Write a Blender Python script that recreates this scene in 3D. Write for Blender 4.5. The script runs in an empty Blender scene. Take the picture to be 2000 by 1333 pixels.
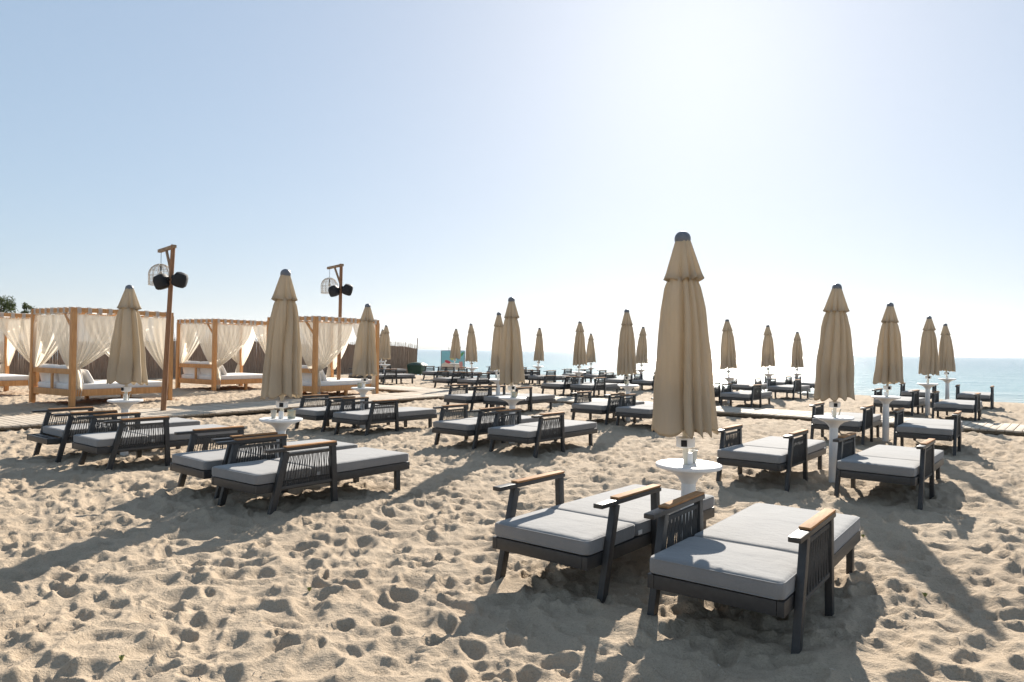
import bpy, bmesh, math, random
import numpy as np
from mathutils import Vector, Matrix

R = math.radians
PI = math.pi
sc = bpy.context.scene
col = sc.collection

# ------------------------------------------------------------------ camera
CAM_H = 1.6
PITCH, ROLL = 0.74, 0.82          # degrees: slightly up, slightly rolled
cd = bpy.data.cameras.new('camera')
cam = bpy.data.objects.new('camera', cd)
col.objects.link(cam)
cam.location = (0, 0, CAM_H)
cam.rotation_mode = 'XYZ'
cam.matrix_world = (Matrix.Translation((0, 0, CAM_H)) @ Matrix.Rotation(R(90 + PITCH), 4, 'X')
                    @ Matrix.Rotation(R(ROLL), 4, 'Z'))
cd.sensor_fit = 'HORIZONTAL'
cd.sensor_width = 36.0
cd.lens = 25.2
cd.clip_start = 0.05
cd.clip_end = 30000
sc.camera = cam

# ------------------------------------------------------------------ sky, sun, exposure
SUN_AZ, SUN_EL = 14.6, 26.2       # right of the view axis (+Y), above the horizon
world = bpy.data.worlds.new('World')
sc.world = world
world.use_nodes = True
wn = world.node_tree.nodes
wl = world.node_tree.links
wn.clear()
wo = wn.new('ShaderNodeOutputWorld')
bg = wn.new('ShaderNodeBackground')
sky = wn.new('ShaderNodeTexSky')
sky.sky_type = 'NISHITA'
sky.sun_disc = False
sky.sun_elevation = R(SUN_EL)
sky.sun_rotation = R(SUN_AZ)
sky.altitude = 0
sky.air_density = 1.0
sky.dust_density = 0.75
sky.ozone_density = 8.0
bg.inputs['Strength'].default_value = 0.095
gm = wn.new('ShaderNodeGamma')            # tone curve on the sky colour: compresses bright parts, evens the whole sky out
gm.inputs['Gamma'].default_value = 0.35
sk2 = wn.new('ShaderNodeVectorMath')
sk2.operation = 'SCALE'
sk2.inputs['Scale'].default_value = 2.0
wl.new(sky.outputs[0], gm.inputs['Color'])
hs = wn.new('ShaderNodeHueSaturation')
hs.inputs['Saturation'].default_value = 1.12
wl.new(gm.outputs[0], hs.inputs['Color'])
wl.new(hs.outputs[0], sk2.inputs[0])
wl.new(sk2.outputs[0], bg.inputs['Color'])
wl.new(bg.outputs[0], wo.inputs['Surface'])

sd = bpy.data.lights.new('sun', 'SUN')
sd.energy = 5.0
sd.angle = R(0.53)
sd.color = (1.0, 0.925, 0.82)
sun = bpy.data.objects.new('sun', sd)
col.objects.link(sun)
sdir = Vector((math.sin(R(SUN_AZ)) * math.cos(R(SUN_EL)), math.cos(R(SUN_AZ)) * math.cos(R(SUN_EL)), math.sin(R(SUN_EL))))
sun.rotation_euler = sdir.to_track_quat('Z', 'Y').to_euler()
sun.location = (8, 30, 20)

sc.view_settings.view_transform = 'Standard'
sc.view_settings.look = 'None'
sc.view_settings.exposure = 1.1
sc.view_settings.gamma = 1.0
sc.view_settings.use_curve_mapping = False
sc.cycles.use_denoising = True
sc.cycles.max_bounces = 8
sc.cycles.transparent_max_bounces = 16
sc.cycles.sample_clamp_indirect = 6.0

# ------------------------------------------------------------------ beach axes: s runs to the sea, v runs along the shore
HEAD = 38.5
US, UC = math.sin(R(HEAD)), math.cos(R(HEAD))
def XY(s, v):
    return (US * s + UC * v, UC * s - US * v)
def SV(x, y):
    return (US * x + UC * y, UC * x - US * y)
PROF_S = [-500, 8, 14, 20, 26, 29, 31, 33, 36, 60, 500]
PROF_Z = [0.0, 0.0, 0.07, 0.12, 0.13, 0.08, -0.02, -0.20, -0.5, -2.0, -3.0]
SEA_Z = -0.2
def zprof(s):
    return float(np.interp(s, PROF_S, PROF_Z))
def ground_at(s, v):
    x, y = XY(s, v)
    return (x, y, zprof(s))

# ------------------------------------------------------------------ materials
def newmat(name):
    m = bpy.data.materials.new(name)
    m.use_nodes = True
    nt = m.node_tree
    b = nt.nodes.get('Principled BSDF')
    return m, nt, b
def tex_coord(nt, kind='Object'):
    t = nt.nodes.new('ShaderNodeTexCoord')
    return t.outputs[kind]
def noise(nt, vec, scale, detail=4, rough=0.55):
    n = nt.nodes.new('ShaderNodeTexNoise')
    n.inputs['Scale'].default_value = scale
    n.inputs['Detail'].default_value = detail
    n.inputs['Roughness'].default_value = rough
    nt.links.new(vec, n.inputs['Vector'])
    return n.outputs['Fac']
def ramp(nt, fac, stops):
    r = nt.nodes.new('ShaderNodeValToRGB')
    el = r.color_ramp.elements
    while len(el) < len(stops):
        el.new(0.5)
    for e, (p, c) in zip(el, stops):
        e.position = p
        e.color = (*c, 1)
    nt.links.new(fac, r.inputs['Fac'])
    return r.outputs['Color']
def bump(nt, b, h, strength, dist, prev=None):
    n = nt.nodes.new('ShaderNodeBump')
    n.inputs['Strength'].default_value = strength
    n.inputs['Distance'].default_value = dist
    nt.links.new(h, n.inputs['Height'])
    if prev is not None:
        nt.links.new(prev, n.inputs['Normal'])
    nt.links.new(n.outputs['Normal'], b.inputs['Normal'])
    return n.outputs['Normal']
def scaled(nt, vec, sc3):
    mp = nt.nodes.new('ShaderNodeMapping')
    mp.inputs['Scale'].default_value = sc3
    nt.links.new(vec, mp.inputs['Vector'])
    return mp.outputs['Vector']
def simple(name, c1, c2, scale, rough=0.6, bstr=0.0, bscale=None, spec=0.5, stretch=None, metallic=0.0, detail=4):
    m, nt, b = newmat(name)
    v = tex_coord(nt)
    if stretch:
        v = scaled(nt, v, stretch)
    f = noise(nt, v, scale, detail)
    nt.links.new(ramp(nt, f, [(0.3, c1), (0.7, c2)]), b.inputs['Base Color'])
    b.inputs['Roughness'].default_value = rough
    b.inputs['Specular IOR Level'].default_value = spec
    b.inputs['Metallic'].default_value = metallic
    if bstr:
        bump(nt, b, noise(nt, v, bscale or scale * 3, 3), bstr, 0.01)
    return m
def cloth_mat(name, c1, c2, scale, trans, transp=0.0, stretch=None, weave=600):
    m, nt, b = newmat(name)
    nt.nodes.remove(b)
    out = nt.nodes['Material Output']
    v = tex_coord(nt)
    vs = scaled(nt, v, stretch) if stretch else v
    c = ramp(nt, noise(nt, vs, scale, 5), [(0.3, c1), (0.72, c2)])
    d = nt.nodes.new('ShaderNodeBsdfDiffuse')
    t = nt.nodes.new('ShaderNodeBsdfTranslucent')
    bn = nt.nodes.new('ShaderNodeBump')
    bn.inputs['Strength'].default_value = 0.35
    bn.inputs['Distance'].default_value = 0.01
    nt.links.new(noise(nt, vs, scale * 4, 4), bn.inputs['Height'])
    for n in (d, t):
        nt.links.new(c, n.inputs['Color'])
        nt.links.new(bn.outputs['Normal'], n.inputs['Normal'])
    mx = nt.nodes.new('ShaderNodeMixShader')
    mx.inputs[0].default_value = trans
    nt.links.new(d.outputs[0], mx.inputs[1])
    nt.links.new(t.outputs[0], mx.inputs[2])
    last = mx.outputs[0]
    if transp:
        tr = nt.nodes.new('ShaderNodeBsdfTransparent')
        m2 = nt.nodes.new('ShaderNodeMixShader')
        m2.inputs[0].default_value = transp
        nt.links.new(last, m2.inputs[1])
        nt.links.new(tr.outputs[0], m2.inputs[2])
        last = m2.outputs[0]
    nt.links.new(last, out.inputs['Surface'])
    return m

M = {}
M['frame'] = simple('charcoal_metal', (0.034, 0.033, 0.033), (0.046, 0.045, 0.044), 30, 0.42, 0.12, 250, 0.4)
M['wood'] = simple('teak', (0.33, 0.165, 0.07), (0.46, 0.25, 0.12), 14, 0.75, 0.2, 60, 0.12, stretch=(6, 0.7, 6))
M['rope'] = simple('rope', (0.055, 0.052, 0.049), (0.095, 0.09, 0.083), 200, 0.85, 0.4, 400)
M['plastic'] = simple('white_plastic', (0.74, 0.73, 0.71), (0.80, 0.79, 0.77), 6, 0.4, 0.0)
M['pole'] = simple('cream_pole', (0.62, 0.58, 0.47), (0.70, 0.66, 0.56), 8, 0.4)
M['cap'] = simple('grey_cap', (0.12, 0.13, 0.15), (0.16, 0.17, 0.19), 20, 0.45)
M['black'] = simple('black_plastic', (0.010, 0.010, 0.012), (0.018, 0.018, 0.020), 30, 0.6, 0.1, 200, 0.3)
M['canopy'] = cloth_mat('parasol_cloth', (0.56, 0.475, 0.355), (0.65, 0.56, 0.435), 5, 0.45, 0, (1, 1, 0.35))
M['sheer'] = cloth_mat('sheer_curtain', (0.76, 0.70, 0.60), (0.84, 0.79, 0.70), 4, 0.62, 0.16, (1, 1, 0.2))
M['roofcloth'] = cloth_mat('roof_cloth', (0.76, 0.73, 0.67), (0.82, 0.79, 0.74), 3, 0.5, 0.0)
M['white_cushion'] = simple('white_cushion', (0.74, 0.71, 0.67), (0.82, 0.79, 0.75), 5, 0.85, 0.25, 40, 0.2)
M['orange_wood'] = simple('pine_timber', (0.50, 0.235, 0.085), (0.66, 0.345, 0.14), 5, 0.55, 0.2, 40, 0.35, stretch=(4, 4, 0.6))
M['pole_wood'] = simple('round_timber', (0.20, 0.095, 0.045), (0.33, 0.17, 0.085), 7, 0.6, 0.3, 40, 0.3, stretch=(5, 5, 0.5))
M['arm_wood'] = simple('weathered_timber', (0.22, 0.15, 0.095), (0.36, 0.26, 0.17), 8, 0.7, 0.3, 40, 0.3)
M['rattan'] = simple('rattan', (0.42, 0.35, 0.27), (0.58, 0.50, 0.40), 40, 0.7)
M['plank'] = simple('grey_plank', (0.42, 0.35, 0.27), (0.56, 0.475, 0.375), 5, 0.8, 0.4, 50, 0.2, stretch=(1, 6, 6), detail=6)
M['reed'] = simple('reed', (0.24, 0.165, 0.12), (0.42, 0.30, 0.215), 9, 0.85, 0.5, 60, 0.2, stretch=(3, 3, 0.4))
M['reed_tip'] = simple('reed_tip', (0.28, 0.22, 0.16), (0.42, 0.34, 0.26), 9, 0.85)
M['post'] = simple('dark_post', (0.09, 0.06, 0.045), (0.15, 0.105, 0.08), 9, 0.8)
M['green_bin'] = simple('green_bin', (0.012, 0.045, 0.025), (0.02, 0.065, 0.036), 5, 0.45)
M['bark'] = simple('bark', (0.10, 0.075, 0.055), (0.19, 0.145, 0.10), 8, 0.9, 0.6, 25)
M['chip'] = simple('beach_litter', (0.25, 0.18, 0.11), (0.62, 0.56, 0.47), 3, 0.9)
M['weed'] = simple('weed_leaf', (0.16, 0.19, 0.05), (0.25, 0.27, 0.09), 6, 0.6)
M['card'] = simple('printed_card', (0.22, 0.34, 0.36), (0.62, 0.46, 0.24), 14, 0.3)
M['cup'] = simple('smoky_cup', (0.42, 0.41, 0.36), (0.50, 0.49, 0.44), 6, 0.25)
M['bulb'] = simple('bulb_glass', (0.5, 0.48, 0.42), (0.6, 0.57, 0.5), 6, 0.2)

def cushion_mat():
    m, nt, b = newmat('grey_heather')
    v = tex_coord(nt)
    f1 = noise(nt, v, 420, 2, 0.6)
    f2 = noise(nt, v, 3.5, 4)
    mx = nt.nodes.new('ShaderNodeMix')
    mx.data_type = 'RGBA'
    mx.blend_type = 'MULTIPLY'
    mx.inputs[0].default_value = 1.0
    nt.links.new(ramp(nt, f1, [(0.3, (0.195, 0.191, 0.187)), (0.7, (0.275, 0.270, 0.264))]), mx.inputs[6])
    nt.links.new(ramp(nt, f2, [(0.3, (0.88, 0.88, 0.88)), (0.7, (1.0, 0.99, 0.98))]), mx.inputs[7])
    nt.links.new(mx.outputs[2], b.inputs['Base Color'])
    b.inputs['Roughness'].default_value = 0.9
    b.inputs['Specular IOR Level'].default_value = 0.25
    b.inputs['Sheen Weight'].default_value = 0.25
    n1 = bump(nt, b, noise(nt, scaled(nt, v, (1.0, 1.6, 1.0)), 6, 4), 0.30, 0.03)
    bump(nt, b, f1, 0.35, 0.002, n1)
    return m
M['cushion'] = cushion_mat()

def leaf_mat(name, c1, c2):
    m = cloth_mat(name, c1, c2, 1.3, 0.35)
    return m
M['leaf'] = leaf_mat('olive_leaf', (0.055, 0.075, 0.028), (0.11, 0.125, 0.055))

def sand_mat():
    m, nt, b = newmat('sand')
    v = tex_coord(nt)
    big = noise(nt, v, 0.7, 5)
    fine = noise(nt, v, 90, 5, 0.7)
    grit = noise(nt, v, 380, 2, 0.6)
    c = ramp(nt, big, [(0.3, (0.425, 0.332, 0.238)), (0.7, (0.500, 0.400, 0.292))])
    mx = nt.nodes.new('ShaderNodeMix')
    mx.data_type = 'RGBA'
    mx.blend_type = 'MULTIPLY'
    mx.inputs[0].default_value = 1.0
    nt.links.new(c, mx.inputs[6])
    nt.links.new(ramp(nt, fine, [(0.28, (0.74, 0.73, 0.71)), (0.5, (1, 1, 1)), (0.75, (1.10, 1.09, 1.07))]), mx.inputs[7])
    # dark grains
    m3 = nt.nodes.new('ShaderNodeMix')
    m3.data_type = 'RGBA'
    m3.blend_type = 'MULTIPLY'
    m3.inputs[0].default_value = 1.0
    nt.links.new(mx.outputs[2], m3.inputs[6])
    nt.links.new(ramp(nt, grit, [(0.27, (0.45, 0.43, 0.41)), (0.40, (1, 1, 1))]), m3.inputs[7])
    # wet strip by the waterline, along s
    sep = nt.nodes.new('ShaderNodeSeparateXYZ')
    rot = nt.nodes.new('ShaderNodeMapping')
    rot.inputs['Rotation'].default_value = (0, 0, R(HEAD))
    nt.links.new(v, rot.inputs['Vector'])
    nt.links.new(rot.outputs[0], sep.inputs[0])
    mr = nt.nodes.new('ShaderNodeMapRange')
    mr.inputs['From Min'].default_value = 31.2
    mr.inputs['From Max'].default_value = 32.4
    mr.clamp = True
    nt.links.new(sep.outputs['Y'], mr.inputs['Value'])
    m2 = nt.nodes.new('ShaderNodeMix')
    m2.data_type = 'RGBA'
    nt.links.new(mr.outputs[0], m2.inputs[0])
    nt.links.new(m3.outputs[2], m2.inputs[6])
    m2.inputs[7].default_value = (0.20, 0.15, 0.10, 1)
    nt.links.new(m2.outputs[2], b.inputs['Base Color'])
    b.inputs['Roughness'].default_value = 0.95
    b.inputs['Specular IOR Level'].default_value = 0.15
    n1 = bump(nt, b, noise(nt, v, 16, 5, 0.6), 0.7, 0.03)
    n2 = bump(nt, b, noise(nt, v, 48, 5, 0.7), 0.8, 0.018, n1)
    n3 = bump(nt, b, fine, 0.6, 0.008, n2)
    return m
M['sand'] = sand_mat()

def sea_mat():
    m, nt, b = newmat('sea_water')
    v = tex_coord(nt)
    rot = nt.nodes.new('ShaderNodeMapping')
    rot.inputs['Rotation'].default_value = (0, 0, R(HEAD))
    nt.links.new(v, rot.inputs['Vector'])
    sep = nt.nodes.new('ShaderNodeSeparateXYZ')
    nt.links.new(rot.outputs[0], sep.inputs[0])
    mr = nt.nodes.new('ShaderNodeMapRange')
    mr.inputs['From Min'].default_value = 33
    mr.inputs['From Max'].default_value = 160
    mr.clamp = True
    nt.links.new(sep.outputs['Y'], mr.inputs['Value'])
    nt.links.new(ramp(nt, mr.outputs[0], [(0.0, (0.24, 0.33, 0.32)), (0.12, (0.13, 0.29, 0.32)), (1.0, (0.075, 0.21, 0.27))]), b.inputs['Base Color'])
    b.inputs['Roughness'].default_value = 0.15
    b.inputs['IOR'].default_value = 1.33
    vv = scaled(nt, rot.outputs[0], (0.55, 1.0, 1.0))
    n1 = bump(nt, b, noise(nt, vv, 0.22, 3, 0.55), 0.6, 0.8)
    n2 = bump(nt, b, noise(nt, vv, 1.1, 4, 0.6), 0.85, 0.30, n1)
    n3 = bump(nt, b, noise(nt, vv, 5.0, 3, 0.6), 0.6, 0.07, n2)
    return m
M['sea'] = sea_mat()
M['headland'] = simple('scrub_hill', (0.05, 0.07, 0.04), (0.14, 0.13, 0.09), 0.02, 0.95)

# ------------------------------------------------------------------ mesh builder
class MB:
    def __init__(self):
        self.v = []
        self.f = []
    def add(self, verts, faces):
        o = len(self.v)
        self.v += [tuple(p) for p in verts]
        self.f += [tuple(i + o for i in f) for f in faces]
        return self
    def box(self, c, s, rot=None):
        hx, hy, hz = s[0] / 2, s[1] / 2, s[2] / 2
        pts = [Vector((x, y, z)) for z in (-hz, hz) for y in (-hy, hy) for x in (-hx, hx)]
        if rot is not None:
            pts = [rot @ p for p in pts]
        c = Vector(c)
        self.add([p + c for p in pts], [(0, 2, 3, 1), (4, 5, 7, 6), (0, 1, 5, 4), (2, 6, 7, 3), (0, 4, 6, 2), (1, 3, 7, 5)])
        return self
    def beam(self, p0, p1, w, h, side=(1, 0, 0)):
        p0, p1 = Vector(p0), Vector(p1)
        a = (p1 - p0).normalized()
        sd_ = Vector(side)
        sd_ = (sd_ - a * sd_.dot(a)).normalized()
        o = a.cross(sd_)
        q = [sd_ * (w / 2) * i + o * (h / 2) * j for i, j in ((-1, -1), (1, -1), (1, 1), (-1, 1))]
        self.add([p0 + k for k in q] + [p1 + k for k in q],
                 [(3, 2, 1, 0), (4, 5, 6, 7)] + [(i, (i + 1) % 4, (i + 1) % 4 + 4, i + 4) for i in range(4)])
        return self
    def tube(self, pts, rad, n=8, cap=True):
        pts = [Vector(p) for p in pts]
        rr = rad if isinstance(rad, (list, tuple)) else [rad] * len(pts)
        vs = []
        for i, p in enumerate(pts):
            t = (pts[min(i + 1, len(pts) - 1)] - pts[max(i - 1, 0)]).normalized()
            ref = Vector((0, 0, 1)) if abs(t.z) < 0.9 else Vector((1, 0, 0))
            a = t.cross(ref).normalized()
            b = a.cross(t)
            for k in range(n):
                an = 2 * PI * k / n
                vs.append(p + (a * math.cos(an) + b * math.sin(an)) * rr[i])
        fs = []
        for i in range(len(pts) - 1):
            for k in range(n):
                k2 = (k + 1) % n
                fs.append((i * n + k, i * n + k2, (i + 1) * n + k2, (i + 1) * n + k))
        if cap:
            fs.append(tuple(reversed(range(n))))
            fs.append(tuple(range((len(pts) - 1) * n, len(pts) * n)))
        self.add(vs, fs)
        return self
    def lathe(self, prof, n=24, c=(0, 0, 0)):
        vs, fs = [], []
        for r, z in prof:
            for k in range(n):
                an = 2 * PI * k / n
                vs.append((c[0] + r * math.cos(an), c[1] + r * math.sin(an), c[2] + z))
        for i in range(len(prof) - 1):
            for k in range(n):
                k2 = (k + 1) % n
                fs.append((i * n + k, i * n + k2, (i + 1) * n + k2, (i + 1) * n + k))
        fs.append(tuple(reversed(range(n))))
        fs.append(tuple(range((len(prof) - 1) * n, len(prof) * n)))
        self.add(vs, fs)
        return self
    def mesh(self, name, mat, bevel=0.0, smooth=True, angle=35):
        me = bpy.data.meshes.new(name)
        me.from_pydata([tuple(p) for p in self.v], [], self.f)
        if bevel:
            bm = bmesh.new()
            bm.from_mesh(me)
            bmesh.ops.bevel(bm, geom=list(bm.edges), offset=bevel, segments=2, affect='EDGES', profile=0.6)
            bm.to_mesh(me)
            bm.free()
        me.materials.append(M[mat])
        if smooth:
            me.polygons.foreach_set('use_smooth', [True] * len(me.polygons))
            me.set_sharp_from_angle(angle=R(angle))
        me.update()
        return me
def link(name, data, parent=None, loc=None, rot=None):
    o = bpy.data.objects.new(name, data)
    col.objects.link(o)
    if parent is not None:
        o.parent = parent
    if loc is not None:
        o.location = loc
    if rot is not None:
        o.rotation_euler = rot
    return o
def thing(name, label, cat, loc, rz=0, group=None):
    o = link(name, None, None, loc, (0, 0, rz))
    o.empty_display_size = 0.2
    return tag(o, label, cat, group)
def tag(o, label, cat, group=None):
    o['label'] = label
    o['category'] = cat
    if group:
        o['group'] = group
    return o
def rounded_box(w, l, t, r, nx, ny, nz, puff=0.0, seed=0, wave=0.0):
    bm = bmesh.new()
    vs = {}
    def vert(i, j, k):
        if (i, j, k) not in vs:
            p = Vector((w * (i / nx - .5), l * (j / ny - .5), t * (k / nz - .5)))
            q = Vector((max(-w / 2 + r, min(w / 2 - r, p.x)), max(-l / 2 + r, min(l / 2 - r, p.y)), max(-t / 2 + r, min(t / 2 - r, p.z))))
            d = p - q
            if d.length > 1e-9:
                p = q + d.normalized() * r
            a = max(0, 1 - abs(2 * p.x / w) ** 3) * max(0, 1 - abs(2 * p.y / l) ** 3)
            if p.z > 0:
                p.z += puff * a + wave * math.sin(p.x * 9 + seed) * math.sin(p.y * 5 + seed * 2) * a
            vs[(i, j, k)] = bm.verts.new(p)
        return vs[(i, j, k)]
    def quad(a, b, c, d):
        bm.faces.new((vert(*a), vert(*b), vert(*c), vert(*d)))
    for i in range(nx):
        for j in range(ny):
            quad((i, j, 0), (i, j + 1, 0), (i + 1, j + 1, 0), (i + 1, j, 0))
            quad((i, j, nz), (i + 1, j, nz), (i + 1, j + 1, nz), (i, j + 1, nz))
    for i in range(nx):
        for k in range(nz):
            quad((i, 0, k), (i + 1, 0, k), (i + 1, 0, k + 1), (i, 0, k + 1))
            quad((i, ny, k), (i, ny, k + 1), (i + 1, ny, k + 1), (i + 1, ny, k))
    for j in range(ny):
        for k in range(nz):
            quad((0, j, k), (0, j, k + 1), (0, j + 1, k + 1), (0, j + 1, k))
            quad((nx, j, k), (nx, j + 1, k), (nx, j + 1, k + 1), (nx, j, k + 1))
    return bm
def bm_mesh(bm, name, mat):
    me = bpy.data.meshes.new(name)
    bm.to_mesh(me)
    bm.free()
    me.materials.append(M[mat])
    me.polygons.foreach_set('use_smooth', [True] * len(me.polygons))
    me.update()
    return me
def grid_mesh(name, P, mat, closed=False):
    """P: array rows x cols x 3"""
    nr, nc = P.shape[:2]
    idx = np.arange(nr * nc).reshape(nr, nc)
    if closed:
        idx = np.concatenate([idx, idx[:, :1]], axis=1)
    f = np.stack([idx[:-1, :-1], idx[:-1, 1:], idx[1:, 1:], idx[1:, :-1]], axis=-1).reshape(-1, 4)
    me = bpy.data.meshes.new(name)
    me.vertices.add(nr * nc)
    me.vertices.foreach_set('co', P.reshape(-1).astype(np.float32))
    me.loops.add(f.size)
    me.loops.foreach_set('vertex_index', f.reshape(-1).astype(np.int32))
    me.polygons.add(len(f))
    me.polygons.foreach_set('loop_start', np.arange(0, f.size, 4, dtype=np.int32))
    me.polygons.foreach_set('use_smooth', np.ones(len(f), dtype=bool))
    me.update(calc_edges=True)
    me.validate()
    me.materials.append(M[mat])
    return me

# ------------------------------------------------------------------ sand
def hash2(ix, iy, seed):
    n = (ix * 374761393 + iy * 668265263 + seed * 144269504) & 0xffffffff
    n = ((n ^ (n >> 13)) * 1274126177) & 0xffffffff
    n = ((n ^ (n >> 15)) * 461845907) & 0xffffffff
    return ((n ^ (n >> 16)) & 0xffff) / 65535.0
def vnoise(x, y, seed):
    ix, iy = np.floor(x).astype(np.int64), np.floor(y).astype(np.int64)
    fx, fy = x - ix, y - iy
    fx, fy = fx * fx * (3 - 2 * fx), fy * fy * (3 - 2 * fy)
    a, b = hash2(ix, iy, seed), hash2(ix + 1, iy, seed)
    c, d = hash2(ix, iy + 1, seed), hash2(ix + 1, iy + 1, seed)
    return (a + (b - a) * fx) * (1 - fy) + (c + (d - c) * fx) * fy - 0.5
def dimples(x, y, cell, seed, keep):
    gx, gy = x / cell, y / cell
    ix, iy = np.floor(gx).astype(np.int64), np.floor(gy).astype(np.int64)
    h = np.zeros_like(x)
    for dx in (-1, 0, 1):
        for dy in (-1, 0, 1):
            cx, cy = ix + dx, iy + dy
            px = cx + 0.15 + 0.7 * hash2(cx, cy, seed)
            py = cy + 0.15 + 0.7 * hash2(cx, cy, seed + 1)
            an = hash2(cx, cy, seed + 2) * PI
            on = (hash2(cx, cy, seed + 3) < keep)
            ra = 0.34 + 0.40 * hash2(cx, cy, seed + 4)
            rb = ra * (0.45 + 0.45 * hash2(cx, cy, seed + 5))
            dp = 0.4 + 0.6 * hash2(cx, cy, seed + 6)
            ex, ey = gx - px, gy - py
            a = (ex * np.cos(an) + ey * np.sin(an)) / ra
            b = (-ex * np.sin(an) + ey * np.cos(an)) / rb
            q = np.sqrt(a * a + b * b)
            pit = np.where(q < 1, -(1 - q ** 2) ** 1.15, 0) + 0.34 * np.exp(-((q - 1.10) / 0.25) ** 2)
            h += np.where(on, pit * dp * (1 + 0.55 * np.clip(a, -1, 1)), 0)
    return h
WALK_A = (-17.3, -15.3, -8.0, 18.9)     # boardwalk towards the sea: v0, v1, s0, s1
WALK_B = (17.0, 18.8, -15.26, 22.0)     # boardwalk along the beach: s0, s1, v0, v1
WALK_B2 = (17.0, 18.8, -24.0, -17.34)
def sand_height(x, y):
    s, v = SV(x, y)
    wx = x + 0.15 * vnoise(x * 2.6, y * 2.6, 91) + 0.035 * vnoise(x * 7, y * 7, 93)
    wy = y + 0.15 * vnoise(x * 2.6, y * 2.6, 92) + 0.035 * vnoise(x * 7, y * 7, 94)
    h = 0.07 * vnoise(x / 1.9, y / 1.9, 5) + 0.042 * vnoise(x / 0.55, y / 0.55, 6)
    h += 0.026 * dimples(wx, wy, 0.36, 11, 0.65) + 0.037 * dimples(wx + 9, wy, 0.225, 31, 0.88) + 0.013 * dimples(wx + 5, wy + 3, 0.13, 51, 0.8)
    # trodden ridges with sharp crests
    h += 0.055 * (0.25 - np.abs(vnoise(wx / 0.30 + 3, wy / 0.24, 71))) + 0.024 * (0.25 - np.abs(vnoise(wx / 0.15, wy / 0.13 + 7, 72)))
    h += 0.016 * vnoise(x / 0.17, y / 0.17, 7) + 0.007 * vnoise(x / 0.07, y / 0.07, 8)
    r = np.hypot(x, y)
    amp = np.interp(r, [0, 30, 45, 70], [1, 1, 0.5, 0.0]) * np.interp(s, [28, 31.5], [1, 0.15])
    def inside(a, a0, a1, e=0.25):
        return np.clip((a - a0 + e) / e, 0, 1) * np.clip((a1 + e - a) / e, 0, 1)
    mk = inside(v, WALK_A[0], WALK_A[1]) * inside(s, WALK_A[2], WALK_A[3])
    mk = np.maximum(mk, inside(s, WALK_B[0], WALK_B[1]) * inside(v, WALK_B2[2], WALK_B[3]))
    h = h * amp * (1 - mk) - 0.06 * mk
    return h + np.interp(s, PROF_S, PROF_Z)
th = np.concatenate([np.linspace(-44, 44, 1000, endpoint=False), np.linspace(44, 316, 70, endpoint=False)])
rr = np.concatenate([[0.02, 0.5, 1.0, 1.4], np.exp(np.arange(math.log(1.7), math.log(48), 0.0062)), [52, 60, 80, 120, 200, 400]])
TH, RR = np.meshgrid(np.radians(th), rr)
SX, SY = RR * np.sin(TH), RR * np.cos(TH)
P = np.stack([SX, SY, sand_height(SX, SY)], axis=-1)
sand = link('sand', grid_mesh('sand', P[:, ::-1], 'sand', closed=True))
sand['kind'] = 'structure'

def zsand(x, y):
    return float(sand_height(np.array([x]), np.array([y]))[0])

# ------------------------------------------------------------------ sea and headland
mb = MB()
q = [XY(s, v) for s, v in ((29.5, -6500), (6500, -6500), (6500, 6500), (29.5, 6500))]
mb.add([(x, y, SEA_Z) for x, y in q], [(3, 2, 1, 0)])
sea = link('sea', mb.mesh('sea', 'sea', smooth=False))
sea['kind'] = 'structure'

rows = []
for j in range(9):
    row = []
    for i in range(60):
        t = i / 59.0
        X = 40 - 2600 * t
        ridge = 62 * min(1, t / 0.55) ** 0.8 + 7 * math.sin(t * 23) * min(1, t * 5) + 4 * math.sin(t * 61 + 1) * min(1, t * 5)
        w = math.sin(PI * j / 8.0) ** 0.8
        row.append((X, 5000 + 90 * (j - 4) + 400 * t, -3 + (ridge + 3) * w))
    rows.append(row)
head = link('headland', grid_mesh('headland', np.array(rows), 'headland'))
head['kind'] = 'structure'

# ------------------------------------------------------------------ boardwalks
plank_w = 0.14
def boardwalk(name, horiz, a0, a1, c0, c1, ztop):
    """planks laid across; horiz: run along s (True) or along v (False)"""
    w = link(name, None, None, (0, 0, 0))
    w['kind'] = 'structure'
    span = a1 - a0
    pm = [MB().box((0, 0, 0), (span, plank_w - 0.012, 0.035)).mesh('plank', 'plank', bevel=0.004) for k in range(3)]
    rnd = random.Random(int(abs(a0 * 10)))
    n = int((c1 - c0) / plank_w)
    for i in range(n):
        c = c0 + (i + .5) * plank_w
        mid = (a0 + a1) / 2 + rnd.uniform(-.012, .012)
        s, v = (c, mid) if horiz else (mid, c)
        x, y = XY(s, v)
        z = zprof(s) + ztop + rnd.uniform(-.004, .004)
        o = link('plank', pm[i % 3], w, (x, y, z), (rnd.uniform(-.004, .004), rnd.uniform(-.003, .003), (-R(HEAD) if horiz else R(90 - HEAD)) + rnd.uniform(-.004, .004)))
    bear = MB()
    for k in (0.15, 0.85):
        m_ = a0 + span * k
        for i in range(int((c1 - c0) / 2)):
            ca, cb = c0 + 2 * i, min(c1, c0 + 2 * i + 1.99)
            A = XY(ca, m_) if horiz else XY(m_, ca)
            B = XY(cb, m_) if horiz else XY(m_, cb)
            za = zprof(ca if horiz else m_) + ztop - .045
            zb = zprof(cb if horiz else m_) + ztop - .045
            bear.beam((A[0], A[1], za), (B[0], B[1], zb), .08, .05, (0, 0, 1))
    link('bearer', bear.mesh('bearer', 'plank'), w)
    return w
boardwalk('boardwalk_to_sea', True, WALK_A[0], WALK_A[1], WALK_A[2], 16.95, 0.075)
boardwalk('boardwalk_along_beach', False, WALK_B[0], WALK_B[1], -24.0, 22.0, 0.055)

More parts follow.
